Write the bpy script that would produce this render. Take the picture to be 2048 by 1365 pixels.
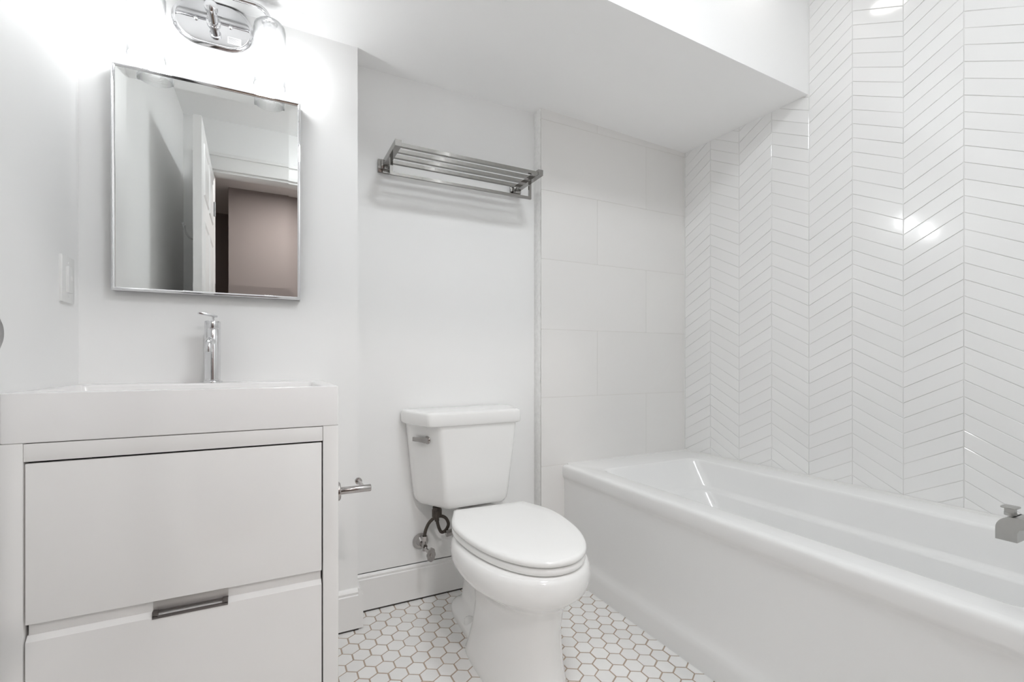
import bpy, bmesh, math, random
from mathutils import Vector, Matrix

for o in list(bpy.data.objects):
    bpy.data.objects.remove(o, do_unlink=True)
SC = bpy.context.scene
COL = SC.collection
random.seed(7)
R = math.radians

# ------------------------------------------------------------------ camera
cam_d = bpy.data.cameras.new('camera')
cam = bpy.data.objects.new('camera', cam_d)
COL.objects.link(cam)
cam.location = (0.0, 0.0, 0.93)
cam.rotation_euler = (R(90), 0, R(-27.2))
cam_d.sensor_width = 36.0
cam_d.lens = 950.0 / 2048.0 * 36.0
cam_d.shift_y = 39.5 / 2048.0
cam_d.clip_start = 0.02
SC.camera = cam

# ------------------------------------------------------------------ world, exposure, light strengths
W = bpy.data.worlds.new('world')
W.use_nodes = True
W.node_tree.nodes['Background'].inputs[0].default_value = (0.9, 0.92, 1.0, 1)
W.node_tree.nodes['Background'].inputs[1].default_value = 0.3
SC.world = W
SC.view_settings.view_transform = 'Standard'
SC.view_settings.look = 'None'
SC.view_settings.gamma = 1.0
SC.view_settings.use_curve_mapping = False
SC.view_settings.exposure = 0.06
SC.cycles.max_bounces = 16
SC.cycles.diffuse_bounces = 10
SC.cycles.glossy_bounces = 6
SC.cycles.transparent_max_bounces = 12
SC.cycles.sample_clamp_indirect = 6.0
SC.cycles.caustics_reflective = False
SC.cycles.caustics_refractive = False

BULB = 42.0          # frosted bulbs of the vanity light
DOWN_TUB = 8.0      # recessed downlight above the bathtub
FILL_ROOM = 40.0     # added flush dome, unseen, evens out the light in the room
FILL_HALL = 470.0          # added hallway lamp, unseen, fills the room through the doorway


# ------------------------------------------------------------------ materials
def mat(name, col, rough=0.5, metal=0.0, spec=0.5, coat=0.0, noise=None, bump=None, tint=0.0):
    m = bpy.data.materials.new(name)
    m.use_nodes = True
    nt = m.node_tree
    b = nt.nodes['Principled BSDF']
    b.inputs['Base Color'].default_value = (*col, 1)
    b.inputs['Roughness'].default_value = rough
    b.inputs['Metallic'].default_value = metal
    b.inputs['Specular IOR Level'].default_value = spec
    b.inputs['Coat Weight'].default_value = coat
    tc = nt.nodes.new('ShaderNodeTexCoord')
    src = None
    if noise:
        sc, amt = noise
        n = nt.nodes.new('ShaderNodeTexNoise')
        n.inputs['Scale'].default_value = sc
        n.inputs['Detail'].default_value = 4
        nt.links.new(tc.outputs['Object'], n.inputs['Vector'])
        rp = nt.nodes.new('ShaderNodeMapRange')
        rp.inputs['To Min'].default_value = 1 - amt
        rp.inputs['To Max'].default_value = 1 + amt
        nt.links.new(n.outputs['Fac'], rp.inputs['Value'])
        src = rp.outputs['Result']
    if tint:
        g = nt.nodes.new('ShaderNodeNewGeometry')
        rp = nt.nodes.new('ShaderNodeMapRange')
        rp.inputs['To Min'].default_value = 1 - tint
        rp.inputs['To Max'].default_value = 1 + tint
        nt.links.new(g.outputs['Random Per Island'], rp.inputs['Value'])
        if src is None:
            src = rp.outputs['Result']
        else:
            mu = nt.nodes.new('ShaderNodeMath')
            mu.operation = 'MULTIPLY'
            nt.links.new(src, mu.inputs[0])
            nt.links.new(rp.outputs['Result'], mu.inputs[1])
            src = mu.outputs[0]
    if src is not None:
        mx = nt.nodes.new('ShaderNodeVectorMath')
        mx.operation = 'SCALE'
        mx.inputs[0].default_value = col
        nt.links.new(src, mx.inputs['Scale'])
        nt.links.new(mx.outputs[0], b.inputs['Base Color'])
    if bump:
        sc, st, dist = bump
        n = nt.nodes.new('ShaderNodeTexNoise')
        n.inputs['Scale'].default_value = sc
        n.inputs['Detail'].default_value = 2
        nt.links.new(tc.outputs['Object'], n.inputs['Vector'])
        bp = nt.nodes.new('ShaderNodeBump')
        bp.inputs['Strength'].default_value = st
        bp.inputs['Distance'].default_value = dist
        nt.links.new(n.outputs['Fac'], bp.inputs['Height'])
        nt.links.new(bp.outputs['Normal'], b.inputs['Normal'])
    return m


def emit(name, col, s):
    m = bpy.data.materials.new(name)
    m.use_nodes = True
    nt = m.node_tree
    nt.nodes.remove(nt.nodes['Principled BSDF'])
    e = nt.nodes.new('ShaderNodeEmission')
    e.inputs[0].default_value = (*col, 1)
    e.inputs[1].default_value = s
    nt.links.new(e.outputs[0], nt.nodes['Material Output'].inputs[0])
    return m


def glass_mat(name):
    # thin clear seeded glass: lets light through, reflects at grazing angles
    m = bpy.data.materials.new(name)
    m.use_nodes = True
    nt = m.node_tree
    nt.nodes.remove(nt.nodes['Principled BSDF'])
    tr = nt.nodes.new('ShaderNodeBsdfTransparent')
    tr.inputs[0].default_value = (0.985, 0.985, 0.985, 1)
    gl = nt.nodes.new('ShaderNodeBsdfGlossy')
    gl.inputs['Roughness'].default_value = 0.05
    gl.inputs['Color'].default_value = (0.9, 0.9, 0.9, 1)
    lw = nt.nodes.new('ShaderNodeLayerWeight')
    lw.inputs['Blend'].default_value = 0.5
    n = nt.nodes.new('ShaderNodeTexVoronoi')
    n.inputs['Scale'].default_value = 160
    tc = nt.nodes.new('ShaderNodeTexCoord')
    nt.links.new(tc.outputs['Object'], n.inputs['Vector'])
    bp = nt.nodes.new('ShaderNodeBump')
    bp.inputs['Strength'].default_value = 0.25
    bp.inputs['Distance'].default_value = 0.002
    nt.links.new(n.outputs['Distance'], bp.inputs['Height'])
    nt.links.new(bp.outputs['Normal'], gl.inputs['Normal'])
    pw = nt.nodes.new('ShaderNodeMath')
    pw.operation = 'POWER'
    pw.inputs[1].default_value = 2.4
    nt.links.new(lw.outputs['Facing'], pw.inputs[0])
    rg = nt.nodes.new('ShaderNodeMapRange')
    rg.inputs['To Min'].default_value = 0.03
    rg.inputs['To Max'].default_value = 0.45
    nt.links.new(pw.outputs[0], rg.inputs['Value'])
    gc = nt.nodes.new('ShaderNodeMix')
    gc.data_type = 'RGBA'
    gc.inputs['A'].default_value = (0.985, 0.985, 0.985, 1)
    gc.inputs['B'].default_value = (0.22, 0.23, 0.23, 1)
    nt.links.new(pw.outputs[0], gc.inputs['Factor'])
    nt.links.new(gc.outputs['Result'], tr.inputs[0])
    tl = nt.nodes.new('ShaderNodeBsdfTranslucent')
    tl.inputs[0].default_value = (0.95, 0.95, 0.95, 1)
    hz = nt.nodes.new('ShaderNodeMixShader')
    hz.inputs[0].default_value = 0.08
    nt.links.new(tr.outputs[0], hz.inputs[1])
    nt.links.new(tl.outputs[0], hz.inputs[2])
    mx = nt.nodes.new('ShaderNodeMixShader')
    nt.links.new(rg.outputs[0], mx.inputs[0])
    nt.links.new(hz.outputs[0], mx.inputs[1])
    nt.links.new(gl.outputs[0], mx.inputs[2])
    nt.links.new(mx.outputs[0], nt.nodes['Material Output'].inputs[0])
    return m


M = {}
M['paint'] = mat('white_wall_paint', (0.85, 0.85, 0.845), 0.55, noise=(3, 0.01), bump=(220, 0.06, 0.001))
M['ceil'] = mat('white_ceiling_paint', (0.92, 0.92, 0.918), 0.8, noise=(3, 0.01), bump=(160, 0.06, 0.001))
M['trim'] = mat('white_trim_paint', (0.82, 0.815, 0.805), 0.35, noise=(9, 0.02))
M['taupe'] = mat('taupe_hall_paint', (0.30, 0.262, 0.252), 0.7, noise=(4, 0.02))
M['hallfloor'] = mat('hall_wood_floor', (0.30, 0.22, 0.16), 0.4, noise=(12, 0.15))
M['chev'] = mat('glossy_white_tile', (0.84, 0.838, 0.832), 0.10, coat=0.3, bump=(14, 0.05, 0.002), tint=0.012)
M['grout'] = mat('pale_grout', (0.74, 0.735, 0.72), 0.85, noise=(60, 0.05))
M['endtile'] = mat('satin_grey_white_tile', (0.79, 0.778, 0.762), 0.3, noise=(4, 0.02), tint=0.01)
M['endgrout'] = mat('beige_grout', (0.68, 0.66, 0.63), 0.85)
M['hex'] = mat('marble_hexagon_tile', (0.82, 0.815, 0.805), 0.32, noise=(14, 0.05), tint=0.04)
M['hexgrout'] = mat('brown_grout', (0.44, 0.355, 0.285), 0.9, noise=(30, 0.25))
M['edge'] = mat('rough_plaster_edge', (0.86, 0.855, 0.845), 0.7, noise=(55, 0.12), bump=(70, 0.8, 0.004))
M['porc'] = mat('white_porcelain', (0.84, 0.838, 0.828), 0.10, coat=0.4, noise=(3, 0.006))
M['seat'] = mat('white_seat_plastic', (0.86, 0.86, 0.85), 0.16, noise=(3, 0.006))
M['acryl'] = mat('white_tub_enamel', (0.85, 0.85, 0.845), 0.22, coat=0.3, noise=(3, 0.006))
M['lacq'] = mat('white_gloss_lacquer', (0.81, 0.80, 0.79), 0.14, coat=0.25, noise=(4, 0.008))
M['sink'] = mat('white_solid_surface', (0.81, 0.80, 0.795), 0.16, noise=(4, 0.006))
M['dark'] = mat('dark_cabinet_inside_and_gap_shade', (0.05, 0.045, 0.04), 0.8, noise=(8, 0.1))  # cabinet inside, and the painted shade under the baseboards
M['chrome'] = mat('polished_chrome', (0.72, 0.72, 0.73), 0.05, 1.0, noise=(5, 0.01))
M['nickel'] = mat('polished_nickel', (0.31, 0.30, 0.288), 0.06, 1.0, noise=(5, 0.01))
M['brushed'] = mat('brushed_nickel', (0.40, 0.40, 0.40), 0.3, 1.0, noise=(40, 0.05))
M['satin'] = mat('satin_steel', (0.50, 0.495, 0.48), 0.32, 1.0, noise=(60, 0.06))
M['handle'] = mat('dark_grey_metal', (0.17, 0.155, 0.15), 0.35, 0.8, noise=(30, 0.06))
M['channel'] = mat('grey_metal_channel', (0.56, 0.54, 0.525), 0.45, 0.5, noise=(30, 0.04))
M['hose'] = mat('braided_hose', (0.085, 0.072, 0.062), 0.45, 0.5, noise=(200, 0.3))
M['valve'] = mat('tarnished_chrome', (0.45, 0.43, 0.42), 0.15, 1.0, noise=(20, 0.1))
M['mirror'] = mat('mirror_silver', (0.80, 0.81, 0.80), 0.0, 1.0, noise=(1, 0.001))
M['plastic'] = mat('white_switch_plastic', (0.80, 0.80, 0.79), 0.3, noise=(3, 0.005))
M['glass'] = glass_mat('clear_seeded_glass')
M['bulb'] = emit('frosted_bulb_glow', (0.965, 0.985, 1.0), BULB)
M['lens'] = emit('downlight_lens_glow', (1.0, 0.965, 0.935), DOWN_TUB)
M['room_fill'] = emit('added_room_fill_glow', (0.935, 0.97, 1.0), FILL_ROOM)
M['hall_fill'] = emit('added_hall_fill_glow', (1.0, 0.945, 0.925), FILL_HALL)
M['label'] = mat('silver_rating_label', (0.70, 0.70, 0.70), 0.4, noise=(5, 0.01))
M['ink'] = mat('grey_label_ink', (0.30, 0.30, 0.30), 0.6, noise=(5, 0.05))


# ------------------------------------------------------------------ mesh helpers (all in world metres)
class MB:
    def __init__(self):
        self.bm = bmesh.new()

    def merge(self, bm2):
        me = bpy.data.meshes.new('tmp')
        bm2.to_mesh(me)
        bm2.free()
        self.bm.from_mesh(me)
        bpy.data.meshes.remove(me)

    def box(self, x0, x1, y0, y1, z0, z1, bev=0.0, seg=2, mi=0):
        b = bmesh.new()
        vs = [b.verts.new((x, y, z)) for x in (x0, x1) for y in (y0, y1) for z in (z0, z1)]
        for f in ((0, 1, 3, 2), (4, 6, 7, 5), (0, 4, 5, 1), (2, 3, 7, 6), (0, 2, 6, 4), (1, 5, 7, 3)):
            b.faces.new([vs[i] for i in f])
        bmesh.ops.recalc_face_normals(b, faces=b.faces)
        if bev:
            bmesh.ops.bevel(b, geom=list(b.edges), offset=bev, segments=seg, profile=0.5, affect='EDGES')
        for f in b.faces:
            f.material_index = mi
        self.merge(b)
        return self

    def loft(self, rings, cap0=True, cap1=True, closed=True, mi=0):
        b = bmesh.new()
        vr = [[b.verts.new(p) for p in r] for r in rings]
        n = len(vr[0])
        for i in range(len(vr) - 1):
            for j in range(n if closed else n - 1):
                k = (j + 1) % n
                b.faces.new((vr[i][j], vr[i][k], vr[i + 1][k], vr[i + 1][j]))
        if cap0:
            b.faces.new(list(reversed(vr[0])))
        if cap1:
            b.faces.new(vr[-1])
        bmesh.ops.recalc_face_normals(b, faces=b.faces)
        for f in b.faces:
            f.material_index = mi
        self.merge(b)
        return self

    def lathe(self, prof, org, axis=(0, 0, 1), seg=32, mi=0):
        """prof: list of (radius, distance along axis)"""
        ax = Vector(axis).normalized()
        u = ax.orthogonal().normalized()
        v = ax.cross(u)
        o = Vector(org)
        rings = []
        for r, h in prof:
            r = max(r, 1e-5)
            rings.append([o + ax * h + (u * math.cos(2 * math.pi * i / seg) + v * math.sin(2 * math.pi * i / seg)) * r
                          for i in range(seg)])
        return self.loft(rings, True, True, True, mi)

    def cyl(self, p0, p1, r, seg=24, bev=0.0, mi=0):
        p0, p1 = Vector(p0), Vector(p1)
        L = (p1 - p0).length
        if bev:
            prof = [(r - bev, 0), (r - bev * .3, bev * .3), (r, bev), (r, L - bev), (r - bev * .3, L - bev * .3), (r - bev, L)]
        else:
            prof = [(r, 0), (r, L)]
        return self.lathe(prof, p0, p1 - p0, seg, mi)

    def tube(self, pts, r, seg=14, smooth=True, mi=0):
        pts = [Vector(p) for p in pts]
        if smooth:
            out = []
            n = len(pts)
            for i in range(n - 1):
                p0 = pts[max(i - 1, 0)]; p1 = pts[i]; p2 = pts[i + 1]; p3 = pts[min(i + 2, n - 1)]
                for s in range(8):
                    t = s / 8
                    out.append(0.5 * ((2 * p1) + (-p0 + p2) * t + (2 * p0 - 5 * p1 + 4 * p2 - p3) * t * t
                                      + (-p0 + 3 * p1 - 3 * p2 + p3) * t ** 3))
            out.append(pts[-1])
            pts = out
        rings = []
        nrm = None
        for i, p in enumerate(pts):
            d = (pts[min(i + 1, len(pts) - 1)] - pts[max(i - 1, 0)]).normalized()
            if nrm is None:
                nrm = d.orthogonal().normalized()
            nrm = (nrm - d * nrm.dot(d)).normalized()
            bn = d.cross(nrm)
            rings.append([p + (nrm * math.cos(2 * math.pi * k / seg) + bn * math.sin(2 * math.pi * k / seg)) * r
                          for k in range(seg)])
        return self.loft(rings, True, True, True, mi)

    def prism(self, poly, org, u, v, w, depth, bev=0.0, mi=0):
        """poly in (u, v) coordinates extruded along w by depth"""
        b = bmesh.new()
        o, u, v, w = Vector(org), Vector(u), Vector(v), Vector(w)
        a = [b.verts.new(o + u * p[0] + v * p[1]) for p in poly]
        c = [b.verts.new(o + u * p[0] + v * p[1] + w * depth) for p in poly]
        n = len(poly)
        b.faces.new(a)
        b.faces.new(list(reversed(c)))
        for i in range(n):
            b.faces.new((a[i], c[i], c[(i + 1) % n], a[(i + 1) % n]))
        bmesh.ops.recalc_face_normals(b, faces=b.faces)
        if bev:
            bmesh.ops.bevel(b, geom=list(b.edges), offset=bev, segments=2, profile=0.5, affect='EDGES')
        for f in b.faces:
            f.material_index = mi
        self.merge(b)
        return self

    def quad(self, pts, mi=0):
        f = self.bm.faces.new([self.bm.verts.new(p) for p in pts])
        f.material_index = mi
        return self

    def clip(self, co, no):
        """throw away everything on the side the normal points to"""
        g = list(self.bm.verts) + list(self.bm.edges) + list(self.bm.faces)
        bmesh.ops.bisect_plane(self.bm, geom=g, plane_co=co, plane_no=no, clear_outer=True)
        return self


def obj(name, mb, m, parent=None, smooth=35):
    bm = mb.bm
    for f in bm.faces:
        f.smooth = smooth > 0
    bm.normal_update()
    for e in bm.edges:
        if len(e.link_faces) == 2:
            e.smooth = e.calc_face_angle(0) < R(smooth if smooth else 1)
    if parent is not None:
        o0 = Vector(parent['origin_at'])
    else:
        xs = [v.co for v in bm.verts]
        lo = Vector([min(c[i] for c in xs) for i in range(3)])
        hi = Vector([max(c[i] for c in xs) for i in range(3)])
        o0 = Vector(((lo.x + hi.x) / 2, (lo.y + hi.y) / 2, lo.z))
    for v in bm.verts:
        v.co -= o0
    me = bpy.data.meshes.new(name)
    bm.to_mesh(me)
    bm.free()
    for mm in (m if isinstance(m, (list, tuple)) else [m]):
        me.materials.append(mm)
    o = bpy.data.objects.new(name, me)
    COL.objects.link(o)
    o['origin_at'] = tuple(o0)
    if parent is not None:
        o.parent = parent
    else:
        o.location = o0
    return o


def thing(name, label, cat, loc, group=None):
    o = bpy.data.objects.new(name, None)
    o.empty_display_size = 0.05
    COL.objects.link(o)
    o.location = loc
    o['origin_at'] = tuple(loc)
    o['label'] = label
    o['category'] = cat
    if group:
        o['group'] = group
    return o


def tag(o, label, cat, group=None, kind=None):
    o['label'] = label
    o['category'] = cat
    if group:
        o['group'] = group
    if kind:
        o['kind'] = kind
    return o


def struct(name, mb, m, label, cat, smooth=35):
    return tag(obj(name, mb, m, None, smooth), label, cat, kind='structure')


def smooth_poly(pts, it=2, keep=()):
    """corner cutting; indices in keep stay sharp"""
    keep = set(keep)
    for _ in range(it):
        out, nk = [], set()
        n = len(pts)
        for i in range(n):
            p, a, b = pts[i], pts[i - 1], pts[(i + 1) % n]
            if i in keep:
                nk.add(len(out)); out.append(p)
            else:
                out.append((p[0] * .75 + a[0] * .25, p[1] * .75 + a[1] * .25))
                out.append((p[0] * .75 + b[0] * .25, p[1] * .75 + b[1] * .25))
        pts, keep = out, nk
    return pts


def rrect(x0, x1, y0, y1, r, z, n=6):
    out = []
    for cx, cy, a0 in ((x1 - r, y1 - r, 0), (x0 + r, y1 - r, 90), (x0 + r, y0 + r, 180), (x1 - r, y0 + r, 270)):
        for i in range(n + 1):
            a = R(a0 + 90 * i / n)
            out.append((cx + r * math.cos(a), cy + r * math.sin(a), z))
    return out


# ------------------------------------------------------------------ room dimensions
XL, XR = -0.466, 1.897           # left wall, tiled right wall
YM, YA, YT = 1.717, 1.818, 1.757  # vanity wall, alcove wall behind the toilet, tiled end wall
XM = 0.278                       # corner where the vanity wall stops
XT = 1.045                       # left edge of the tiled end wall
YF = -0.186                      # front wall with the doorway
YP = 0.233                       # plumbing wall at the front end of the bathtub
XP = 1.06
ZC = 2.42                        # main ceiling
YS = 1.132                       # front face of the lowered ceiling

# ------------------------------------------------------------------ floor of marble hexagons
fl = MB()
fl.quad([(XL, YF, -0.0013), (XM + .8, YF, -0.0013), (XM + .8, YA, -0.0013), (XL, YA, -0.0013)], 1)
fl.quad([(XM + .8, YF, -0.0013), (XR, YF, -0.0013), (XR, YA, -0.0013), (XM + .8, YA, -0.0013)], 1)
p, row = 0.0540, 0.0482
gx, gy = 0.399, 1.602
hb = MB()
for j in range(-40, 8):
    for i in range(-32, 32):
        cx = gx + (i + (j % 2) * 0.5) * p
        cy = gy + j * row
        if not (XL - .03 < cx < 1.20 and YF - .03 < cy < YA + .03):
            continue
        tx, ty = random.gauss(0, .0020), random.gauss(0, .0020)
        jx, jy = random.gauss(0, .0003), random.gauss(0, .0003)
        hw = p / 2 - 0.0023
        hl = row * 2 / 3 - 0.0025
        base = [(0, hl), (-hw, hl / 2), (-hw, -hl / 2), (0, -hl), (hw, -hl / 2), (hw, hl / 2)]
        lo = [hb.bm.verts.new((cx + jx + x, cy + jy + y, -0.0014)) for x, y in base]
        mid = [hb.bm.verts.new((cx + jx + x, cy + jy + y, -0.0006 + x * tx + y * ty)) for x, y in base]
        hi = [hb.bm.verts.new((cx + jx + x * .965, cy + jy + y * .965, x * tx + y * ty)) for x, y in base]
        hb.bm.faces.new(hi)
        for k in range(6):
            q = (k + 1) % 6
            hb.bm.faces.new((lo[k], lo[q], mid[q], mid[k]))
            hb.bm.faces.new((mid[k], mid[q], hi[q], hi[k]))
bmesh.ops.recalc_face_normals(hb.bm, faces=hb.bm.faces)
hb.clip((XL, 0, 0), (-1, 0, 0)).clip((0, YA, 0), (0, 1, 0)).clip((0, YF, 0), (0, -1, 0)).clip((1.16, 0, 0), (1, 0, 0))
fl.merge(hb.bm)
struct('floor', fl, [M['hex'], M['hexgrout']], 'bathroom floor of white marble hexagon tiles with brown grout', 'floor', 20)

# ------------------------------------------------------------------ walls
struct('wall_left', MB().box(XL - .1, XL, YF, YA, 0, ZC), M['paint'], 'plain white painted wall left of the vanity', 'wall')
struct('wall_back_left', MB().box(XL, XM, YM, YA + .1, 0, ZC), M['paint'],
       'white painted wall behind the mirror and vanity, boxed forward', 'wall')
struct('wall_back', MB().box(XM, XT, YA, YA + .1, 0, ZC), M['paint'], 'white painted recessed wall behind the toilet', 'wall')

# tiled end wall: rectangular tiles in a running bond
et = MB()
et.box(XT + .004, XR, YT + .001, YA + .1, 0, ZC, mi=1)
zr = [0.175, 0.474, 0.771, 1.066, 1.370, 1.667, 1.971, 2.268, 2.42]
for k in range(len(zr) - 1):
    xs = [XT, 1.343, XR] if k % 2 == 0 else [XT, 1.636, XR]
    for a, b in zip(xs[:-1], xs[1:]):
        et.box(a + (0 if a == XT else .0006), b - (0 if b == XR else .0006), YT, YT + .006, zr[k] + .0007, zr[k + 1] - .0007, 0.0005, 1)
et.box(XT, XR, YT, YT + .006, 0, zr[0] - .0009)
struct('wall_back_right', et, [M['endtile'], M['endgrout']], 'bathtub end wall of large plain pale grey rectangular tiles', 'wall', 20)

# plaster strip on the exposed edge of the tiled wall
ed = MB()
nz = 90
for k in range(nz):
    pass
rings = []
for k in range(nz + 1):
    z = 0.14 + (2.03 - 0.14) * k / nz
    w = .0045 + random.random() * .004
    rings.append([(XT, YA, z), (XT - .002, YA - .002, z), (XT - .0012 - random.random() * .0008, YT + .018, z), (XT - random.random() * .0012, YT + w, z),
                  (XT + .003, YT + w + .002, z), (XT + .004, YA, z)])
ed.loft(rings)
struct('trim_1', ed, M['edge'], 'rough white plaster strip along the cut edge of the tiled wall', 'trim', 60)

# right wall: glazed chevron tiles as individual bevelled parallelograms
cv = MB()
cv.box(XR, XR + .1, YP - .5, YA + .1, 0, ZC + .05, mi=1)
tl = bmesh.new()
cw, ph, dz = 0.1560, 0.0513, 0.0845
yb0 = 0.661
for c in range(-3, 8):
    ya, yb = yb0 + c * cw, yb0 + (c + 1) * cw
    up = (c % 2 == 0)            # even columns start on a peak (lower y side high)
    for k in range(-2, 44):
        zpk = 0.6665 - 6 * ph + k * ph
        za, zb = (zpk, zpk - dz) if up else (zpk - dz, zpk)
        if max(za, zb) + ph < 0.45 or min(za, zb) > ZC:
            continue
        g = .00085
        gz = .0009
        a0, b0 = ya + g, yb - g
        sl = (zb - za) / cw
        q = [(a0, za + sl * g + gz), (b0, zb - sl * g + gz), (b0, zb - sl * g + ph - gz), (a0, za + sl * g + ph - gz)]
        ty, tz = random.gauss(0, .0055), random.gauss(0, .0055)
        cy = (ya + yb) / 2
        cz = (za + zb + ph) / 2
        d = 0.0011
        qi = [(a0 + d, q[0][1] + d * (1 + sl)), (b0 - d, q[1][1] + d * (1 - sl)), (b0 - d, q[2][1] - d * (1 + sl)), (a0 + d, q[3][1] - d * (1 - sl))]
        off = random.uniform(0, .0003)
        lo = [tl.verts.new((XR + .0005, y, z)) for y, z in q]
        mi = [tl.verts.new((XR - .0012 - off + (y - cy) * ty + (z - cz) * tz, y, z)) for y, z in q]
        hi = [tl.verts.new((XR - .0019 - off + (y - cy) * ty + (z - cz) * tz, y, z)) for y, z in qi]
        tl.faces.new(hi)
        for i in range(4):
            j = (i + 1) % 4
            tl.faces.new((lo[i], lo[j], mi[j], mi[i]))
            tl.faces.new((mi[i], mi[j], hi[j], hi[i]))
bmesh.ops.recalc_face_normals(tl, faces=tl.faces)
tm = MB()
tm.merge(tl)
tm.clip((0, 0, .466), (0, 0, -1)).clip((0, 0, ZC), (0, 0, 1)).clip((0, YT, 0), (0, 1, 0)).clip((0, YP, 0), (0, -1, 0))
for f in tm.bm.faces:
    f.material_index = 0
cv.merge(tm.bm)
struct('wall_right', cv, [M['chev'], M['grout']], 'right wall of glossy white tiles laid in a chevron pattern', 'wall', 20)

# front wall with the doorway, and the plumbing wall at the foot of the bathtub
DX0, DX1, DH = -0.325, 0.56, 2.11
fw = MB()
fw.box(XL, DX0, YF - .115, YF, 0, ZC)
fw.box(DX1, XP, YF - .115, YF, 0, ZC)
fw.box(DX0, DX1, YF - .115, YF, DH, ZC)
struct('wall_front', fw, M['paint'], 'white painted wall with the doorway, seen in the mirror', 'wall')
struct('wall_plumbing', MB().box(XP, XR, YF - .115, YP, 0, ZC), M['paint'], 'white wall at the spout end of the bathtub', 'wall')

# ceilings
struct('ceiling', MB().box(XL - .1, XR + .1, YF - .115, YA + .1, ZC, ZC + .1), M['ceil'], 'white main ceiling over the front of the room', 'ceiling')
sf = MB()
xs = [XL, XM, 0.66, XT, 1.47, XR]
zb = [2.022, 2.0205, 2.0195, 2.018, 2.006, 1.993]
zf = [2.030, 2.024, 2.016, 2.005, 1.992, 1.980]
rings = []
for x, b_, f_ in zip(xs, zb, zf):
    rings.append([(x, YS, f_), (x, YA + .1, b_ + (b_ - f_) * .14), (x, YA + .1, ZC), (x, YS, ZC)])
sf.loft(rings)
struct('ceiling_soffit', sf, M['ceil'], 'lowered white ceiling over the mirror, toilet and far end of the bathtub', 'ceiling', 30)

# baseboards
def base_profile(t):
    return [(0, 0.006), (t, 0.006), (t, 0.119), (t - .003, .122), (t - .002, .130), (t - .007, .138), (t - .011, .142), (0, .142)]
bb = MB()
pr = base_profile(0.008)
bb.prism([(YA - a, z) for a, z in pr], (XM, 0, 0), (0, 1, 0), (0, 0, 1), (1, 0, 0), XT - XM)
struct('baseboard_back', bb, M['trim'], 'white baseboard along the recessed wall behind the toilet', 'baseboard', 30)
bb = MB()
pr = base_profile(0.016)
bb.prism([(YM - a, z) for a, z in pr], (0.162, 0, 0), (0, 1, 0), (0, 0, 1), (1, 0, 0), XM - 0.162)
bb.prism([(XM + a, z) for a, z in pr], (0, YM - .016, 0), (1, 0, 0), (0, 0, 1), (0, 1, 0), YA - .008 - YM + .016)
struct('baseboard_back_left', bb, M['trim'], 'short white baseboard turning the corner beside the vanity', 'baseboard', 30)

gp = MB()  # near-black strips paint the shade in the gap below the baseboards
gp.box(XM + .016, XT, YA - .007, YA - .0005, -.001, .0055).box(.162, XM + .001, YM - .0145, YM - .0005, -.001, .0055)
struct('baseboard_gap_shade', gp, M['dark'], 'dark strip standing in for the shadow gap under the baseboards', 'trim')

# ------------------------------------------------------------------ hallway behind the camera (seen in the mirror)
YH = -1.60
hx0, hx1 = -1.3, 1.5
hw = MB()
hw.box(-0.315, hx1, YH - .1, YH, 0, 2.42)
hw.box(hx0, -0.315, -2.7, -2.6, 0, 2.42)
hw.box(-0.315, -0.215, -2.6, YH - .1, 0, 2.42)
hw.box(hx0 - .1, hx0, -2.7, YF - .115, 0, 2.42)
hw.box(hx1, hx1 + .1, YH - .1, YF - .115, 0, 2.42)
struct('wall_hall', hw, M['taupe'], 'taupe hallway walls seen through the doorway in the mirror', 'wall')
hs = MB()
hs.box(hx0, XL - .1, YF - .115, YF - .02, 0, 2.42)
struct('wall_hall_front', hs, M['taupe'], 'taupe hallway wall beside the bathroom doorway', 'wall')
struct('floor_hall', MB().box(hx0 - .1, hx1 + .1, -2.7, YF, -.05, -.002), M['hallfloor'], 'hallway floor beyond the doorway', 'floor')
struct('ceiling_hall', MB().box(hx0 - .1, hx1 + .1, -2.7, YF - .115, 2.42, 2.52), M['ceil'], 'hallway ceiling beyond the doorway', 'ceiling')

# door casing (room side) and jamb
tr = MB()
cwid, ct = 0.085, 0.016
tr.box(DX0 - cwid, DX0 + .004, YF, YF + ct, 0.0, DH + cwid, .004)
tr.box(DX1 - .004, DX1 + cwid, YF, YF + ct, 0.0, DH + cwid, .004)
tr.box(DX0, DX1, YF, YF + ct, DH - .004, DH + cwid, .004)
tr.box(DX0 - cwid - .008, DX1 + cwid + .008, YF, YF + ct + .012, DH + cwid - .006, DH + cwid + .014, .004)
tr.box(DX0, DX0 + .018, YF - .115, YF - .001, 0, DH, .001)
tr.box(DX1 - .018, DX1, YF - .115, YF - .001, 0, DH, .001)
tr.box(DX0 + .018, DX1 - .018, YF - .115, YF - .001, DH - .018, DH, .001)
struct('trim_2', tr, M['trim'], 'white door casing around the doorway, seen in the mirror', 'trim')

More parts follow.
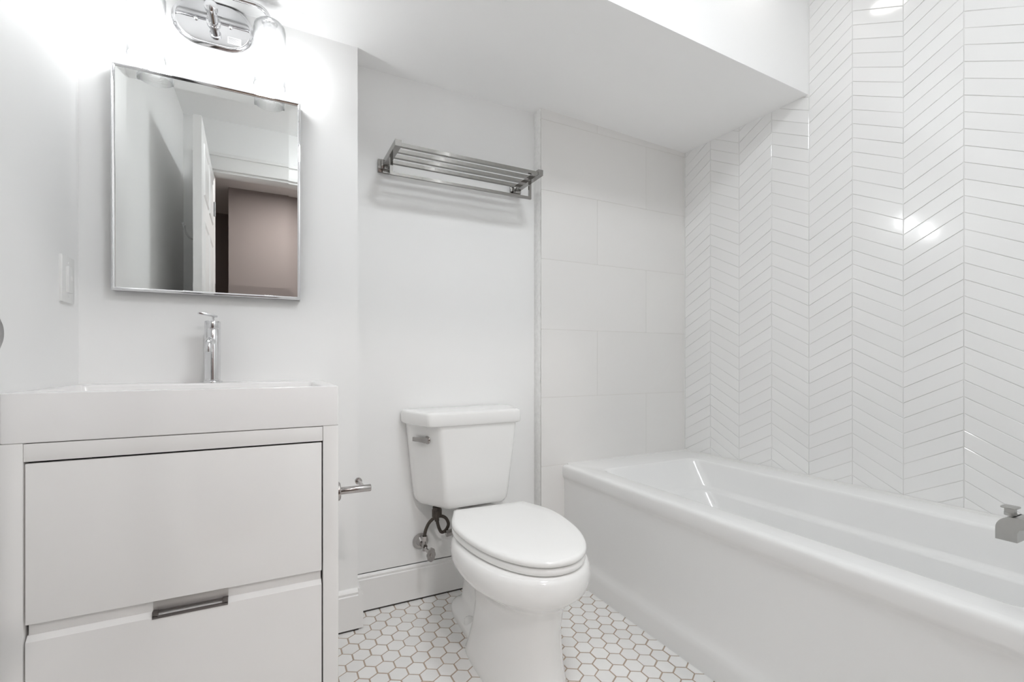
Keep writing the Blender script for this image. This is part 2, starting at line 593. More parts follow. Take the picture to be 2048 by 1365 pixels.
# open door: slab in local x (along its width), swung almost square to the wall
def rot_door(mb, hinge, ang):
    mt = Matrix.Translation(hinge) @ Matrix.Rotation(ang, 4, 'Z')
    bmesh.ops.transform(mb.bm, matrix=mt, verts=mb.bm.verts)
    return mb
DW, DT = 0.872, 0.036
hinge = Vector((DX0 + .020, YF + .022, 0))
da = R(90 - 1.6 + 2.6)
da = math.atan2(0.705 - hinge.y, -0.277 - hinge.x)
ds = MB()
ds.box(0, DW, 0, DT, .012, DH - .045, .002)
for (x0, x1) in ((.11, .405), (.467, .762)):
    for (z0, z1) in ((.22, .80), (.97, 1.60), (1.72, 1.98)):
        for yy, s in ((0, -1), (DT, 1)):
            ds.loft([[(x0, yy, z0), (x1, yy, z0), (x1, yy, z1), (x0, yy, z1)],
                     [(x0 + .008, yy + s * .006, z0 + .008), (x1 - .008, yy + s * .006, z0 + .008), (x1 - .008, yy + s * .006, z1 - .008), (x0 + .008, yy + s * .006, z1 - .008)],
                     [(x0 + .02, yy + s * .001, z0 + .02), (x1 - .02, yy + s * .001, z0 + .02), (x1 - .02, yy + s * .001, z1 - .02), (x0 + .02, yy + s * .001, z1 - .02)],
                     [(x0 + .05, yy + s * .006, z0 + .05), (x1 - .05, yy + s * .006, z0 + .05), (x1 - .05, yy + s * .006, z1 - .05), (x0 + .05, yy + s * .006, z1 - .05)]],
                    cap0=False)
door = struct('door_1', rot_door(ds, hinge, da), M['trim'], 'open white panelled door reflected edge-on in the mirror', 'door', 30)
for s, y0 in ((-1, 0), (1, DT)):
    kb = MB()
    kb.lathe([(.0, .0), (.031, .0), (.031, .004), (.027, .007), (.012, .009), (.010, .018), (.015, .022), (.024, .027), (.0265, .034), (.024, .041), (.016, .045), (0, .046)],
             (DW - .070, y0, .957), (0, s, 0), 32)
    obj('door_knob', rot_door(kb, hinge, da), M['brushed'], door)
hg = MB()
for z in (.25, 1.05, 1.85):
    hg.cyl((-.004, -.006, z - .045), (-.004, -.006, z + .045), .006, 12)
obj('hinge', rot_door(hg, hinge, da), M['brushed'], door)
rh = thing('robe_hook', 'small metal robe hook on the back of the open door, seen in the mirror', 'hook',
           tuple(Matrix.Translation(hinge) @ Matrix.Rotation(da, 4, 'Z') @ Vector((DW - .11, DT, 1.5))))
k = MB()
k.lathe([(0, 0), (.016, 0), (.016, .003), (.008, .006), (0, .007)], (DW - .11, DT, 1.5), (0, 1, 0), 24)
obj('rosette', rot_door(k, hinge, da), M['brushed'], rh)
k = MB()
for s in (-1, 1):
    k.tube([(DW - .11, DT + .005, 1.5), (DW - .11 + s * .006, DT + .022, 1.505), (DW - .11 + s * .016, DT + .040, 1.535), (DW - .11 + s * .022, DT + .046, 1.565)], .0035, 10)
    k.lathe([(0, -.005), (.005, -.003), (.006, 0), (.005, .004), (0, .006)], (DW - .11 + s * .022, DT + .046, 1.567), (0, 0, 1), 12)
obj('prong', rot_door(k, hinge, da), M['brushed'], rh)

# ------------------------------------------------------------------ ceiling lights: tub downlight, added room and hall fill lamps
def downlight(x, y, z, r, m, label):
    t = thing('recessed_downlight', label, 'ceiling light', (x, y, z))  # shared by the tub light and the added hall fill lamp
    k = MB()
    k.lathe([(r, 0), (r + .022, 0), (r + .024, .003), (r + .020, .006), (r + .002, .008), (r, .006), (r, 0)], (x, y, z), (0, 0, -1), 48)
    bmesh.ops.delete(k.bm, geom=[f for f in k.bm.faces if len(f.verts) > 4], context='FACES_ONLY')
    obj('trim_ring', k, M['plastic'], t)
    k = MB()
    k.lathe([(0, .002), (r, .002), (r, .0055), (0, .0062)], (x, y, z), (0, 0, -1), 48)
    obj('lens', k, m, t)
    return t
downlight(1.50, 1.035, ZC, .066, M['lens'], 'round recessed ceiling light above the bathtub, mirrored in the glossy tiles')
cl = thing('added_ceiling_fill', 'added unseen flush lamp on the bathroom ceiling, fills the room with light', 'ceiling light', (0.70, 0.40, ZC))
k = MB()
k.lathe([(0, 0), (.185, 0), (.185, .022), (.178, .026), (.172, .026), (.172, .020), (0, .020)], (.70, .40, ZC), (0, 0, -1), 48)
obj('base', k, M['plastic'], cl)
k = MB()
k.lathe([(0, .021), (.171, .021), (.168, .034), (.150, .052), (.11, .068), (.06, .077), (0, .080)], (.70, .40, ZC), (0, 0, -1), 48)
obj('diffuser', k, M['room_fill'], cl, 60)
downlight(0.25, -0.95, 2.42, .066, M['hall_fill'], 'added unseen hallway lamp, sends fill light through the doorway')

# ------------------------------------------------------------------ bathtub
TX0, TX1, TY0, TY1, TZ = 1.153, XR - .0025, YP, YT, 0.472
tub = thing('bathtub', 'white alcove bathtub with a plain front apron', 'bathtub', ((TX0 + TX1) / 2, (TY0 + TY1) / 2, 0))
k = MB()
rim_out = rrect(TX0 + .026, TX1 - .002, TY0 + .002, TY1 - .002, .004, TZ)
lv = [(1.238, 1.790, .325, 1.612, .05, TZ + .000), (1.243, 1.785, .330, 1.606, .05, TZ - .0016), (1.2465, 1.7815, .3335, 1.601, .05, TZ - .0055), (1.2485, 1.7795, .3355, 1.597, .05, TZ - .012), (1.258, 1.7765, .350, 1.537, .055, .366), (1.261, 1.7745, .352, 1.532, .055, .360), (1.267, 1.768, .356, 1.526, .055, .3555),
      (1.278, 1.757, .364, 1.515, .055, .3515), (1.282, 1.7530, .367, 1.511, .055, .348), (1.284, 1.7510, .369, 1.506, .055, .342), (1.300, 1.735, .40, 1.36, .07, .14), (1.312, 1.723, .42, 1.33, .07, .105), (1.335, 1.70, .45, 1.29, .06, .09)]
k.loft([rim_out] + [rrect(*l) for l in lv], cap0=False, cap1=True)
obj('basin', k, M['acryl'], tub, 50)
k = MB()
prof = [(TX0 + .026, TZ), (TX0 + .011, TZ - .0006), (TX0 + .0065, TZ - .0022), (TX0 + .003, TZ - .0055), (TX0 + .001, TZ - .010), (TX0, TZ - .016), (TX0, TZ - .042), (TX0 + .0015, TZ - .050),
        (TX0 + .0055, TZ - .057), (TX0 + .009, TZ - .064), (TX0 + .010, TZ - .074),
        (TX0 + .010, .135), (TX0 + .009, .115), (TX0 + .006, .098), (TX0 + .001, .086), (TX0 - .003, .074), (TX0 - .004, .06), (TX0 - .002, .0), (TX0 + .04, .0), (TX0 + .04, TZ - .03), (TX0 + .026, TZ - .012)]
k.prism(prof, (0, TY0 + .001, 0), (1, 0, 0), (0, 0, 1), (0, 1, 0), TY1 - TY0 - .002)
obj('apron', k, M['acryl'], tub, 40)
k = MB()
k.lathe([(0, 0), (.034, 0), (.033, .004), (.026, .006), (0, .007)], (1.52, .55, .0905), (0, 0, 1), 32)
obj('drain', k, M['chrome'], tub)

# caulk joint between bathtub and tiles
k = MB()
k.prism([(0, 0), (-.007, 0), (-.004, .004), (0, .008)], (XR - .0036, TY0, TZ - .0005), (1, 0, 0), (0, 0, 1), (0, 1, 0), TY1 - TY0)
k.prism([(0, 0), (-.006, 0), (-.003, .003), (0, .007)], (1.18, YT, TZ - .0005), (0, 1, 0), (0, 0, 1), (1, 0, 0), XR - 1.18)
struct('trim_3', k, M['grout'], 'pale caulk line where the bathtub meets the tiled walls', 'trim', 60)

# tub spout
sp = thing('tub_spout', 'chrome tub spout with a pull-up diverter at the foot of the bathtub', 'faucet', (1.523, YP, .56))
k = MB()
poly = [(YP + .004, .5745), (.440, .5745)]
for i in range(9):
    a = R(90 - 90 * i / 8)
    poly.append((.437 + .030 * math.cos(a), .5445 + .030 * math.sin(a)))
poly += [(.467, .519), (.4305, .519), (.4305, .541), (.427, .548), (.421, .551), (YP + .004, .551)]
k.prism(poly, (1.498, 0, 0), (0, 1, 0), (0, 0, 1), (1, 0, 0), .052)
obj('body', k, M['satin'], sp, 30)
k = MB()
k.box(1.494, 1.554, YP, YP + .008, .53, .59, .002)
obj('flange', k, M['satin'], sp)
k = MB()
k.cyl((1.524, .449, .5735), (1.524, .449, .580), .011, 20)
k.box(1.515, 1.533, .4405, .4575, .579, .590, .001)
k.box(1.5095, 1.5385, .4355, .4625, .590, .5945, .0015)
obj('diverter_knob', k, M['satin'], sp)

# ------------------------------------------------------------------ toilet
TCX = 0.690
toi = thing('toilet', 'white two-piece toilet with closed lid between the vanity and bathtub', 'toilet', (TCX, 1.45, 0))

SX = 0.688
TROT = Matrix.Translation((SX, 1.30, 0)) @ Matrix.Rotation(-.05, 4, 'Z') @ Matrix.Translation((-SX, -1.30, 0))
def turned(mb):
    bmesh.ops.transform(mb.bm, matrix=TROT, verts=mb.bm.verts)
    return mb

def egg(cx, yc, hw, front, back, z, pf=1.0, pb=1.0, n=48):
    """closed outline; front is towards the camera (-y); pf/pb are the superellipse squareness of each half"""
    out = []
    for i in range(n):
        a = 2 * math.pi * i / n
        s, c = math.sin(a), math.cos(a)
        e = pb if c > 0 else pf
        x = math.copysign(abs(s) ** e, s) * hw
        y = math.copysign(abs(c) ** e, c) * (back if c > 0 else front)
        out.append((cx + x, yc + y, z))
    return out

bw = MB()
LV = [  # z, hw, yc, front, back, pf, pb
    (.000, .126, 1.33, .262, .13, .95, .45), (.012, .126, 1.33, .262, .13, .95, .45), (.030, .121, 1.33, .258, .12, .95, .45), (.10, .111, 1.32, .238, .10, .95, .40),
    (.18, .107, 1.31, .222, .09, .95, .40), (.235, .111, 1.30, .222, .105, .95, .45), (.262, .123, 1.29, .226, .16, .96, .70),
    (.275, .140, 1.286, .236, .19, .97, .74), (.288, .156, 1.283, .250, .22, .97, .76), (.299, .1705, 1.281, .261, .24, .97, .77), (.302, .1745, 1.281, .264, .244, .97, .77), (.306, .1785, 1.28, .267, .248, .97, .78), (.313, .182, 1.28, .270, .251, .97, .78), (.325, .1855, 1.28, .273, .255, .97, .78), (.345, .187, 1.28, .274, .255, .97, .78),
    (.362, .184, 1.28, .270, .25, .97, .78), (.372, .178, 1.28, .264, .245, .97, .78), (.376, .170, 1.28, .256, .24, .97, .78)]
bw.loft([egg(TCX - .012, yc, hw, f, b, z, pf, pb) for z, hw, yc, f, b, pf, pb in LV])
# trapway and rear foot
LV2 = [(.000, .108, 1.56, .30, .17, .8, .55), (.018, .108, 1.56, .30, .17, .8, .55), (.026, .104, 1.56, .29, .165, .8, .55), (.034, .094, 1.56, .27, .155, .8, .6), (.045, .072, 1.56, .25, .145, .8, .6), (.10, .062, 1.57, .24, .14, .8, .6),
       (.20, .062, 1.57, .24, .14, .8, .6), (.27, .080, 1.57, .24, .13, .8, .7), (.32, .090, 1.57, .24, .125, .8, .7), (.355, .105, 1.57, .24, .125, .8, .7), (.374, .108, 1.57, .24, .125, .8, .7), (.377, .104, 1.57, .24, .12, .8, .7)]
bw.loft([egg(TCX, yc, hw, f, b, z, pf, pb) for z, hw, yc, f, b, pf, pb in LV2])
bowl = obj('bowl', turned(bw), M['porc'], toi, 60)
for s in (-1, 1):
    k = MB()
    k.lathe([(.0175, -.006), (.0175, .008), (.016, .014), (.0125, .019), (.007, .022), (0, .023)], (TCX + s * .086, 1.515, .028), (0, 0, 1), 24)
    obj('bolt_cap', turned(k), M['porc'], bowl)

def dshape(cx, z, hw, yb, hb, yw, yt, inset=0.0, n=26):
    """lid outline: straight back edge at yb of half-width hb, widest hw at yw, tip at yt"""
    right = []
    for i in range(9):
        t = i / 9
        y = yb + (yw - yb) * t
        w = hb + (hw - hb) * math.sin(t * math.pi / 2) ** 1.15
        right.append((w, y))
    for i in range(n + 1):
        a = math.pi / 2 * i / n
        right.append((hw * math.cos(a) ** .93 if i < n else 0.0, yw - (yw - yt) * math.sin(a)))
    pts = [(cx + w, y) for w, y in right] + [(cx - w, y) for w, y in reversed(right[:-1])]
    if inset:
        my = (yb + yt) / 2
        pts = [(cx + (x - cx) * (1 - inset / hw), my + (y - my) * (1 - inset / ((yb - yt) / 2))) for x, y in pts]
    return [(x, y, z) for x, y in pts]

k = MB()
ra = dict(hw=.1805, yb=1.533, hb=.134, yw=1.37, yt=1.021)
k.loft([dshape(SX, .3785, inset=.006, **ra), dshape(SX, .381, inset=.002, **ra), dshape(SX, .386, **ra), dshape(SX, .392, inset=.0005, **ra), dshape(SX, .3965, inset=.003, **ra), dshape(SX, .398, inset=.007, **ra)])
obj('seat', turned(k), M['seat'], toi, 60)
k = MB()
rl = dict(hw=.182, yb=1.535, hb=.134, yw=1.37, yt=1.018)
k.loft([dshape(SX, .4015, inset=.006, **rl), dshape(SX, .4035, inset=.0015, **rl), dshape(SX, .409, **rl), dshape(SX, .4145, inset=.0015, **rl), dshape(SX, .4175, inset=.005, **rl),
        dshape(SX, .4195, inset=.012, **rl), dshape(SX, .4215, inset=.05, **rl), dshape(SX, .4225, inset=.11, **rl)])
obj('seat_lid', turned(k), M['seat'], toi, 60)
for s in (-1, 1):
    k = MB()
    k.cyl((SX + s * .075 - .025, 1.548, .392), (SX + s * .075 + .025, 1.548, .392), .011, 16, .002)
    k.box(SX + s * .075 - .02, SX + s * .075 + .02, 1.535, 1.562, .374, .388, .003)
    obj('seat_hinge', turned(k), M['seat'], toi)

def tank_ring(z, wf, yf, wb, ybk=1.808, yside=1.775, cx=0.697):
    pts = [(-wb, ybk), (-wb, yside), (-wf, yf), (wf, yf), (wb, yside), (wb, ybk)]
    # round the corners with small fixed-size arcs
    out = []
    n = len(pts)
    rad = [.006, .022, .014, .014, .022, .006]
    for i in range(n):
        p_, a, b = Vector(pts[i]), Vector(pts[i - 1]), Vector(pts[(i + 1) % n])
        da_, db_ = (a - p_).normalized(), (b - p_).normalized()
        r_ = rad[i]
        for s in range(7):
            t = s / 6
            q0, q2 = p_ + da_ * r_, p_ + db_ * r_
            q = q0 * (1 - t) ** 2 + p_ * 2 * t * (1 - t) + q2 * t ** 2
            out.append((cx + q.x, q.y, z))
    return out
k = MB()
k.loft([tank_ring(.376, .075, 1.700, .135, 1.79, 1.775), tank_ring(.379, .100, 1.672, .165, 1.80, 1.777), tank_ring(.388, .116, 1.652, .185, 1.806, 1.777), tank_ring(.402, .123, 1.642, .194),
        tank_ring(.42, .126, 1.638, .199), tank_ring(.48, .131, 1.632, .206), tank_ring(.56, .139, 1.627, .214),
        tank_ring(.64, .148, 1.624, .222), tank_ring(.702, .154, 1.622, .228)])
obj('tank', k, M['porc'], toi, 60)
k = MB()
def lidr(z, g):
    return tank_ring(z, .183 + g, 1.612 - g, .232 + g, 1.811, 1.772, .684)
k.loft([lidr(.694, -.006), lidr(.696, -.002), lidr(.700, 0), lidr(.735, .001), lidr(.740, -.001), lidr(.7435, -.005), lidr(.745, -.012), lidr(.7455, -.03)])
obj('tank_lid', k, M['porc'], toi, 60)
# flush lever on the left chamfer of the tank
fd = Vector((-(1.775 - 1.625), -(.225 - .145), 0)).normalized()      # outward normal of the left chamfer (approximately)
fd = Vector((-.150, -.0750, 0)).normalized()
fd = Vector((-(1.775 - 1.6255), -(.2185 - .1445), 0)).normalized()
fc = Vector((.697 - .1735, 1.688, .640))
along = Vector((0, 0, 1)).cross(fd)
if along.x > 0:
    along = -along
lev = MB()
lev.lathe([(0, -.004), (.0150, -.004), (.0150, .007), (.012, .011), (0, .012)], fc, fd, 24)
lp = []
for t, hh, th in ((-.012, .0095, .0045), (0, .0105, .005), (.012, .0085, .005), (.03, .0075, .0045), (.05, .008, .004), (.060, .0075, .0035)):
    c_ = fc + along * t + fd * (.014 + .006 * max(0, t) / .06)
    lp.append([c_ + Vector((0, 0, hh)) + fd * th, c_ + Vector((0, 0, -hh)) + fd * th, c_ + Vector((0, 0, -hh)) - fd * th, c_ + Vector((0, 0, hh)) - fd * th])
lev.loft(lp)
obj('flush_lever', lev, M['valve'], toi, 30)

# water supply: stop valve on the wall, braided hose looping up to the tank
sv = thing('toilet_supply_valve', 'chrome stop valve with dark braided hose below the toilet tank', 'valve', (.531, YA, .22))
k = MB()
k.lathe([(0, 0), (.031, 0), (.030, .006), (.017, .026), (.012, .030), (0, .030)], (.531, YA, .224), (0, -1, 0), 32)
obj('escutcheon', k, M['valve'], sv)
k = MB()
k.cyl((.531, YA - .026, .224), (.531, YA - .066, .224), .0085, 16)
k.cyl((.531, YA - .056, .206), (.531, YA - .056, .262), .0085, 16)
k.cyl((.531, YA - .056, .244), (.531, YA - .056, .262), .0115, 6)
k.cyl((.531, YA - .060, .218), (.541, YA - .100, .206), .007, 16)
obj('valve_body', k, M['valve'], sv)
k = MB()
hc = Vector((.541, YA - .100, .206))
hd = Vector((.05, -.90, -.10)).normalized()
u_ = hd.orthogonal().normalized()
v_ = hd.cross(u_)
rings = []
for r_, h_ in ((.004, 0), (1, .001), (1.06, .004), (1, .008), (.7, .009), (.3, .0085), (.28, .012), (.05, .013)):
    ring = []
    for i in range(40):
        a = 2 * math.pi * i / 40
        sc_ = 1 + (.05 * math.cos(8 * a) if r_ > .8 else 0)
        ring.append(hc + hd * h_ + (Vector((1, 0, 0)) - hd * hd.x).normalized() * (.0165 * r_ * sc_ * math.cos(a)) + hd.cross((Vector((1, 0, 0)) - hd * hd.x).normalized()) * (.026 * r_ * sc_ * math.sin(a)))
    rings.append(ring)
k.loft(rings)
obj('valve_handle', k, M['valve'], sv, 40)
k = MB()
k.tube([(.531, YA - .056, .258), (.535, YA - .058, .285), (.548, YA - .07, .318), (.575, YA - .082, .338), (.603, YA - .085, .330), (.618, YA - .080, .302), (.611, YA - .070, .276), (.595, YA - .068, .270),
        (.583, YA - .074, .288), (.573, YA - .082, .318), (.570, YA - .086, .345)], .0062, 12)
obj('hose', k, M['hose'], sv)
k = MB()
k.cyl((.570, YA - .086, .338), (.570, YA - .086, .3765), .0165, 10)
for i in range(10):
    a = 2 * math.pi * i / 10
    k.cyl((.570 + .0165 * math.cos(a), YA - .086 + .0165 * math.sin(a), .340), (.570 + .0165 * math.cos(a), YA - .086 + .0165 * math.sin(a), .366), .0028, 8)
k.cyl((.570, YA - .086, .322), (.570, YA - .086, .340), .0085, 12)
obj('coupling_nut', k, M['hose'], sv)
k = MB()
k.cyl((.606, YA - .086, .268), (.640, YA - .086, .272), .0135, 6)
obj('hose_tag', k, M['valve'], sv)

# ------------------------------------------------------------------ vanity cabinet
VX0, VX1, VY0, VY1, VZ = -0.4655, 0.160, 1.279, YM - .0005, 0.7655
va = thing('vanity_cabinet', 'white gloss vanity cabinet with two drawers under the sink', 'cabinet', ((VX0 + VX1) / 2, 1.5, 0))
obj('side_panel', MB().box(VX0, -.432, VY0, VY1, .0, VZ, .0012), M['lacq'], va)
obj('side_panel', MB().box(.1235, VX1, VY0, VY1, .0, VZ, .0012), M['lacq'], va)
obj('top_rail', MB().box(-.4312, .1227, VY0 + .001, VY0 + .019, .7285, VZ - .0012, .001), M['lacq'], va)
obj('plinth', MB().box(-.4312, .1227, VY0 + .03, VY0 + .048, .0, .045, .001), M['lacq'], va)
obj('carcass', MB().box(-.4318, .1233, VY1 - .02, VY1 - .004, .03, VZ - .002).box(-.4318, .1233, VY0 + .045, VY1 - .02, .045, .06).box(-.4318, .1233, VY0 + .020, VY1 - .02, .748, .763), M['dark'], va)
dx0, dx1 = -.4283, .1200
# upper drawer: front with a finger-pull return
d1 = obj('drawer', MB().prism([(VY0 + .0005, .404), (VY0 + .0005, .7245), (VY0 + .019, .7245), (VY0 + .019, .43), (VY0 + .009, .4285), (VY0 + .0022, .403)], (dx0, 0, 0), (0, 1, 0), (0, 0, 1), (1, 0, 0), dx1 - dx0, .0006).box(dx0 + .012, dx1 - .012, VY0 + .019, VY1 - .06, .43, .66), M['lacq'], va)
# lower drawer: bevelled top edge running back to an upright rail
k = MB()
k.prism([(VY0 + .0005, .060), (VY0 + .0005, .3685), (VY0 + .0022, .3705), (VY0 + .010, .3785), (VY0 + .030, .3785), (VY0 + .030, .060)], (dx0, 0, 0), (0, 1, 0), (0, 0, 1), (1, 0, 0), dx1 - dx0)
k.box(dx0 + .0015, dx1 - .001, VY0 + .0115, VY0 + .0185, .378, .4265, .0006)
k.box(dx0 + .012, dx1 - .012, VY0 + .033, VY1 - .06, .09, .36)
d2 = obj('drawer', k, M['lacq'], va, 30)
k = MB()
k.box(-.2245, -.082, VY0 - .0012, VY0 + .0008, .3655, .3725, .0004)
k.box(-.2245, -.2135, VY0 - .0012, VY0 + .011, .3700, .3812, .0006)
k.box(-.0930, -.082, VY0 - .0012, VY0 + .011, .3700, .3812, .0006)
k.box(-.2135, -.0930, VY0 + .0006, VY0 + .0108, .3785, .3790, .0002)
hd_ = obj('drawer_handle', k, M['handle'], d2, 30)
hd_['label'] = 'dark grey metal finger pull'
k = MB()
k.box(-.2245, -.082, VY0 + .0108, VY0 + .0117, .378, .4262, .0003)
obj('handle_channel', k, M['channel'], d2, 30)

# ------------------------------------------------------------------ sink top
k = MB()
sx0, sx1, sy0, sy1, z0, z1 = VX0, VX1 + .0003, VY0 - .0005, VY1, .766, .8655
outer = lambda i, z: rrect(sx0 + i, sx1 - i, sy0 + i, sy1 - i, .004, z)
inner = lambda i, z, r: rrect(sx0 + .035 + i, sx1 - .035 - i, sy0 + .030 + i, sy1 - .115 - i, r, z)
k.loft([outer(.0015, z0), outer(0, z0 + .0015), outer(0, z1 - .002), outer(.0006, z1 - .0006), outer(.002, z1),
        inner(0, z1, .012), inner(.002, z1 - .0008, .012), inner(.004, z1 - .004, .012), inner(.012, z1 - .075, .02), inner(.022, z1 - .086, .025), inner(.06, z1 - .090, .03)])
sk = obj('vanity_sink', k, M['sink'], None, 40)
tag(sk, 'thick white rectangular sink top resting on the vanity cabinet', 'sink')
k = MB()
k.lathe([(0, 0), (.022, 0), (.021, .003), (.012, .004), (0, .0045)], (-.15, 1.45, z1 - .090), (0, 0, 1), 28)
obj('drain', k, M['chrome'], sk)

# ------------------------------------------------------------------ faucet
FX, FY, FZ = -.1455, 1.655, .8655
fa = thing('sink_faucet', 'chrome single-lever faucet standing on the sink top below the mirror', 'faucet', (FX, FY, FZ))
k = MB()
k.lathe([(0, 0), (.0265, 0), (.0265, .003), (.0255, .0045), (.0205, .006), (.0205, .155), (.0200, .156), (.0200, .1575), (.0207, .1585), (.0207, .180), (.0195, .1815), (0, .1815)], (FX, FY, FZ), (0, 0, 1), 40)
obj('body', k, M['chrome'], fa, 40)
k = MB()
k.tube([(FX, FY - .012, FZ + .121), (FX, FY - .05, FZ + .122), (FX, FY - .085, FZ + .120), (FX, FY - .104, FZ + .110), (FX, FY - .109, FZ + .090)], .0098, 20)
k.lathe([(.0105, 0), (.0105, .008)], (FX, FY - .109, FZ + .089), (0, 0, 1), 20)
obj('spout', k, M['chrome'], fa, 40)
k = MB()
k.cyl((FX + .002, FY, FZ + .180), (FX + .002, FY, FZ + .196), .004, 14)
k.box(-.030, .018, -.0075, .0075, -.003, .003, .0012)
bmv = [v for v in k.bm.verts if abs(v.co.z) < .1 and abs(v.co.x) < .2 and v.co.y < .1]
mt = Matrix.Translation((FX - .006, FY - .004, FZ + .1985)) @ Matrix.Rotation(R(20), 4, 'Z') @ Matrix.Rotation(R(9), 4, 'Y')
for v in bmv:
    v.co = mt @ v.co
obj('lever', k, M['chrome'], fa, 40)

# ------------------------------------------------------------------ mirror
MX0, MX1, MZ0, MZ1, MY = -.389, .0945, 1.128, 1.764, 1.687
mi_ = thing('wall_mirror', 'rectangular mirror in a slim chrome frame on the wall above the sink', 'mirror', ((MX0 + MX1) / 2, YM, MZ0))
k = MB()
fwid = .009
def lean(mb):
    # the mirror hangs leaning a touch forward at its top
    for v in mb.bm.verts:
        if v.co.y < YM - .0015:
            v.co.y -= (v.co.z - MZ0) * .0105
def fr(i, y):
    return [(MX0 + i, y, MZ0 + i), (MX1 - i, y, MZ0 + i), (MX1 - i, y, MZ1 - i), (MX0 + i, y, MZ1 - i)]
k.loft([fr(.0, YM - .001), fr(0, MY + .0035), fr(.002, MY + .0008), fr(.0045, MY), fr(.0062, MY + .0008), fr(fwid, MY + .0030), fr(fwid, MY + .010)], cap0=False, cap1=False)
lean(k)
obj('frame', k, M['chrome'], mi_, 25)
k = MB()
gb = .026
k.loft([fr(fwid - .001, MY + .0047), fr(fwid + gb, MY + .0036)], cap0=False, cap1=True)
k.loft([fr(fwid - .001, MY + .0047), fr(fwid - .001, YM - .002)], cap0=False, cap1=True)
lean(k)
obj('glass', k, M['mirror'], mi_, 0)

# ------------------------------------------------------------------ light switch on the left wall
sw = thing('light_switch', 'white rocker light switch on the left wall near the corner', 'switch', (XL, 1.6215, 1.08))
k = MB()
k.box(XL - .001, XL + .0065, 1.579, 1.664, 1.080, 1.200, .0022)
for z in (1.097, 1.183):
    k.cyl((XL + .006, 1.6215, z), (XL + .0072, 1.6215, z), .0032, 12)
obj('wall_plate', k, M['plastic'], sw)
k = MB()
k.box(XL + .005, XL + .0115, 1.605, 1.638, 1.1065, 1.1735, .0012)
rk = obj('rocker', k, M['plastic'], sw)
k = MB()
k.box(XL + .0112, XL + .0125, 1.622, 1.634, 1.137, 1.149, .0004)
obj('button', k, M['trim'], rk)

# ------------------------------------------------------------------ towel shelf
ts = thing('towel_shelf', 'polished nickel towel rack with bars on the wall above the toilet', 'towel rack', (.667, YA, 1.662))
AX = (.391, .9475)
for ax in AX:
    pl = MB()
    pl.box(ax - .0245, ax + .0245, YA - .0095, YA - .0002, 1.6375, 1.687, .0008)
    pl.box(ax - .016, ax + .016, YA - .028, YA - .009, 1.646, 1.679, .0008)
    obj('wall_plate', pl, M['nickel'], ts, 30)
    obj('arm', MB().box(ax - .0108, ax + .0108, 1.598, YA - .028, 1.6545, 1.6765, .0003, 1), M['nickel'], ts, 20)
for yy in (1.606, 1.654, 1.704, 1.756):
    obj('shelf_bar', MB().box(AX[0] + .0105, AX[1] - .0105, yy - .0062, yy + .0062, 1.6555, 1.6675), M['nickel'], ts, 20)
k = MB()
k.box(.3835, .3935, 1.685, 1.694, 1.5885, 1.6555)
k.box(.945, .955, 1.685, 1.694, 1.5885, 1.6555)
k.box(.3836, .9549, 1.6851, 1.6939, 1.5886, 1.5985)
obj('towel_bar', k, M['nickel'], ts, 30)

# ------------------------------------------------------------------ toilet paper holder on the vanity side
tp = thing('toilet_paper_holder', 'empty chrome toilet paper holder on the side of the vanity', 'toilet paper holder', (.160, 1.306, .590))
k = MB()
k.lathe([(0, 0), (.0245, 0), (.0245, .005), (.022, .0075), (.012, .008), (0, .008)], (.1597, 1.306, .590), (1, 0, 0), 32)
obj('flange', k, M['valve'], tp)
k = MB()
k.cyl((.166, 1.306, .590), (.2455, 1.306, .590), .0094, 24, .001)
obj('post', k, M['valve'], tp)
k = MB()
k.cyl((.2275, 1.306, .590), (.2275, 1.392, .590), .0058, 16)
k.cyl((.2275, 1.386, .590), (.2275, 1.397, .590), .0095, 20, .001)
obj('roller_arm', k, M['valve'], tp)

# ------------------------------------------------------------------ vanity light
LXC, LY, LZ = -.1465, 1.626, 1.955
vl = thing('vanity_light', 'two-bulb chrome wall light with clear glass shades above the mirror', 'wall light', (LXC, YM, 1.88))
def stadium(hx, hz, y, n=16):
    out = []
    for s in (1, -1):
        for i in range(n + 1):
            a = R(-90 + 180 * i / n) if s == 1 else R(90 + 180 * i / n)
            out.append((LXC + s * (hx - hz) + hz * math.cos(a), y, LZ + hz * math.sin(a)))
    return out
k = MB()
k.loft([stadium(.1085, .073, YM - .0002), stadium(.1085, .073, YM - .008), stadium(.107, .0715, YM - .011), stadium(.099, .0635, YM - .012), stadium(.0975, .062, YM - .0135), stadium(.0975, .062, YM - .020),
        stadium(.096, .0605, YM - .022), stadium(.090, .0545, YM - .0228)])
plate = obj('back_plate', k, M['chrome'], vl, 40)
k = MB()
k.box(-.110, -.074, YM - .0235, YM - .0226, 1.905, 1.926, .0002)
lab = obj('rating_label', k, M['label'], plate)
k = MB()
for i in range(4):
    k.box(-.107, -.078 - .004 * (i % 3), YM - .0239, YM - .0233, 1.908 + i * .0042, 1.9095 + i * .0042)
obj('label_print', k, M['ink'], lab)
for xx in (LXC - .045, LXC + .045):
    k = MB()
    k.lathe([(0, 0), (.0055, 0), (.0055, .003), (.003, .006), (0, .0065)], (xx, YM - .0226, LZ), (0, -1, 0), 16)
    obj('cap_nut', k, M['chrome'], plate)
k = MB()
k.cyl((LXC, YM - .022, LZ), (LXC, YM - .030, LZ), .019, 28, .001)
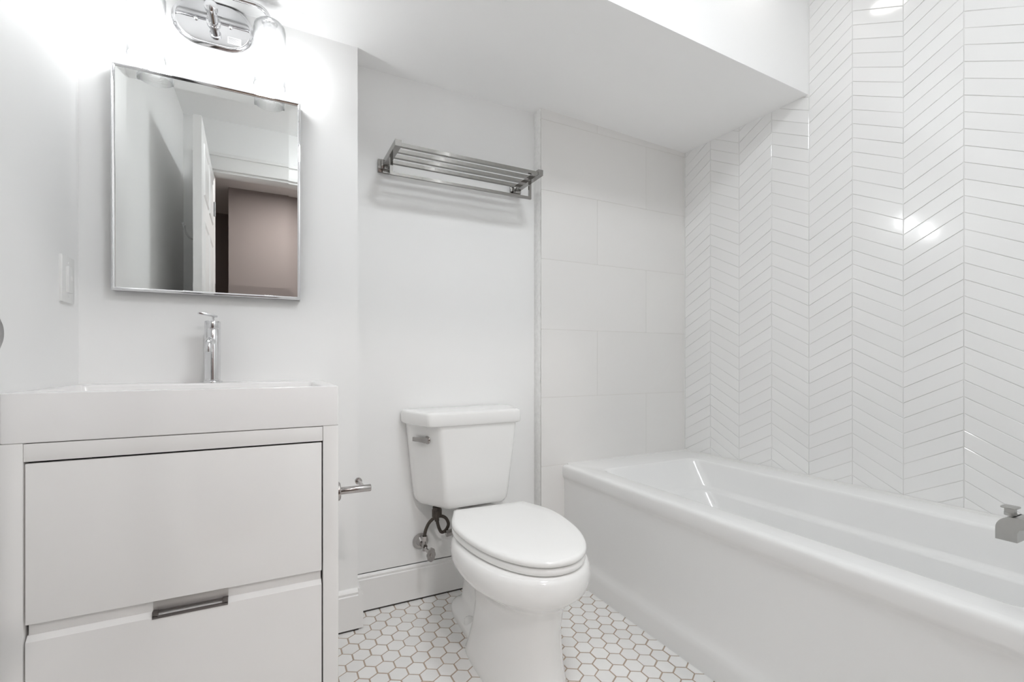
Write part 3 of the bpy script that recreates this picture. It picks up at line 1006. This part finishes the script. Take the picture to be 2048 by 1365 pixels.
k.cyl((LXC, YM - .030, LZ), (LXC, LY, LZ), .0135, 24)
k.lathe([(.0135, 0), (.017, .003), (.017, .02), (.0135, .023), (0, .026)], (LXC, LY + .008, LZ), (0, -1, 0), 24)
k.cyl((LXC, LY, LZ), (LXC, LY, LZ + .050), .008, 20)
obj('arm', k, M['chrome'], vl, 40)
LX = (LXC - .1515, LXC + .1515)
zt = 2.0035
k = MB()
pts = []
for i in range(9):
    a = R(180 - 90 * i / 8)
    pts.append((LX[0] + .040 + .040 * math.cos(a), LY, zt - .040 + .040 * math.sin(a)))
for i in range(9):
    a = R(90 - 90 * i / 8)
    pts.append((LX[1] - .040 + .040 * math.cos(a), LY, zt - .040 + .040 * math.sin(a)))
k.tube(pts, .0062, 14, smooth=False)
obj('crossbar', k, M['chrome'], vl, 60)
for x in LX:
    k = MB()
    k.lathe([(0, .005), (.009, .004), (.022, .000), (.0225, -.004), (.018, -.007), (.0165, -.010), (.0165, -.042), (.0175, -.044), (.0175, -.050), (.0155, -.052), (.0155, -.066), (0, -.066)], (x, LY, 1.963), (0, 0, 1), 32)
    obj('lamp_socket', k, M['chrome'], vl, 40)
    k = MB()
    k.lathe([(.019, 1.960), (.034, 1.9575), (.0415, 1.949), (.044, 1.936), (.0445, 1.90), (.0445, 1.765), (.0436, 1.7642), (.0427, 1.765), (.0427, 1.90), (.0422, 1.935), (.040, 1.947), (.0335, 1.9555), (.019, 1.958)],
            (x, LY, 0), (0, 0, 1), 48)
    bmesh.ops.delete(k.bm, geom=[f for f in k.bm.faces if len(f.verts) > 4], context='FACES_ONLY')
    obj('lamp_shade', k, M['glass'], vl, 60)
    k = MB()
    k.lathe([(.013, 1.897), (.0135, 1.888), (.020, 1.872), (.0275, 1.852), (.030, 1.832), (.0285, 1.816), (.022, 1.805), (.012, 1.8005), (0, 1.7995)], (x, LY, 0), (0, 0, 1), 32)
    obj('bulb', k, M['bulb'], vl, 60)
for o in bpy.data.objects:
    if 'origin_at' in o.keys():
        del o['origin_at']
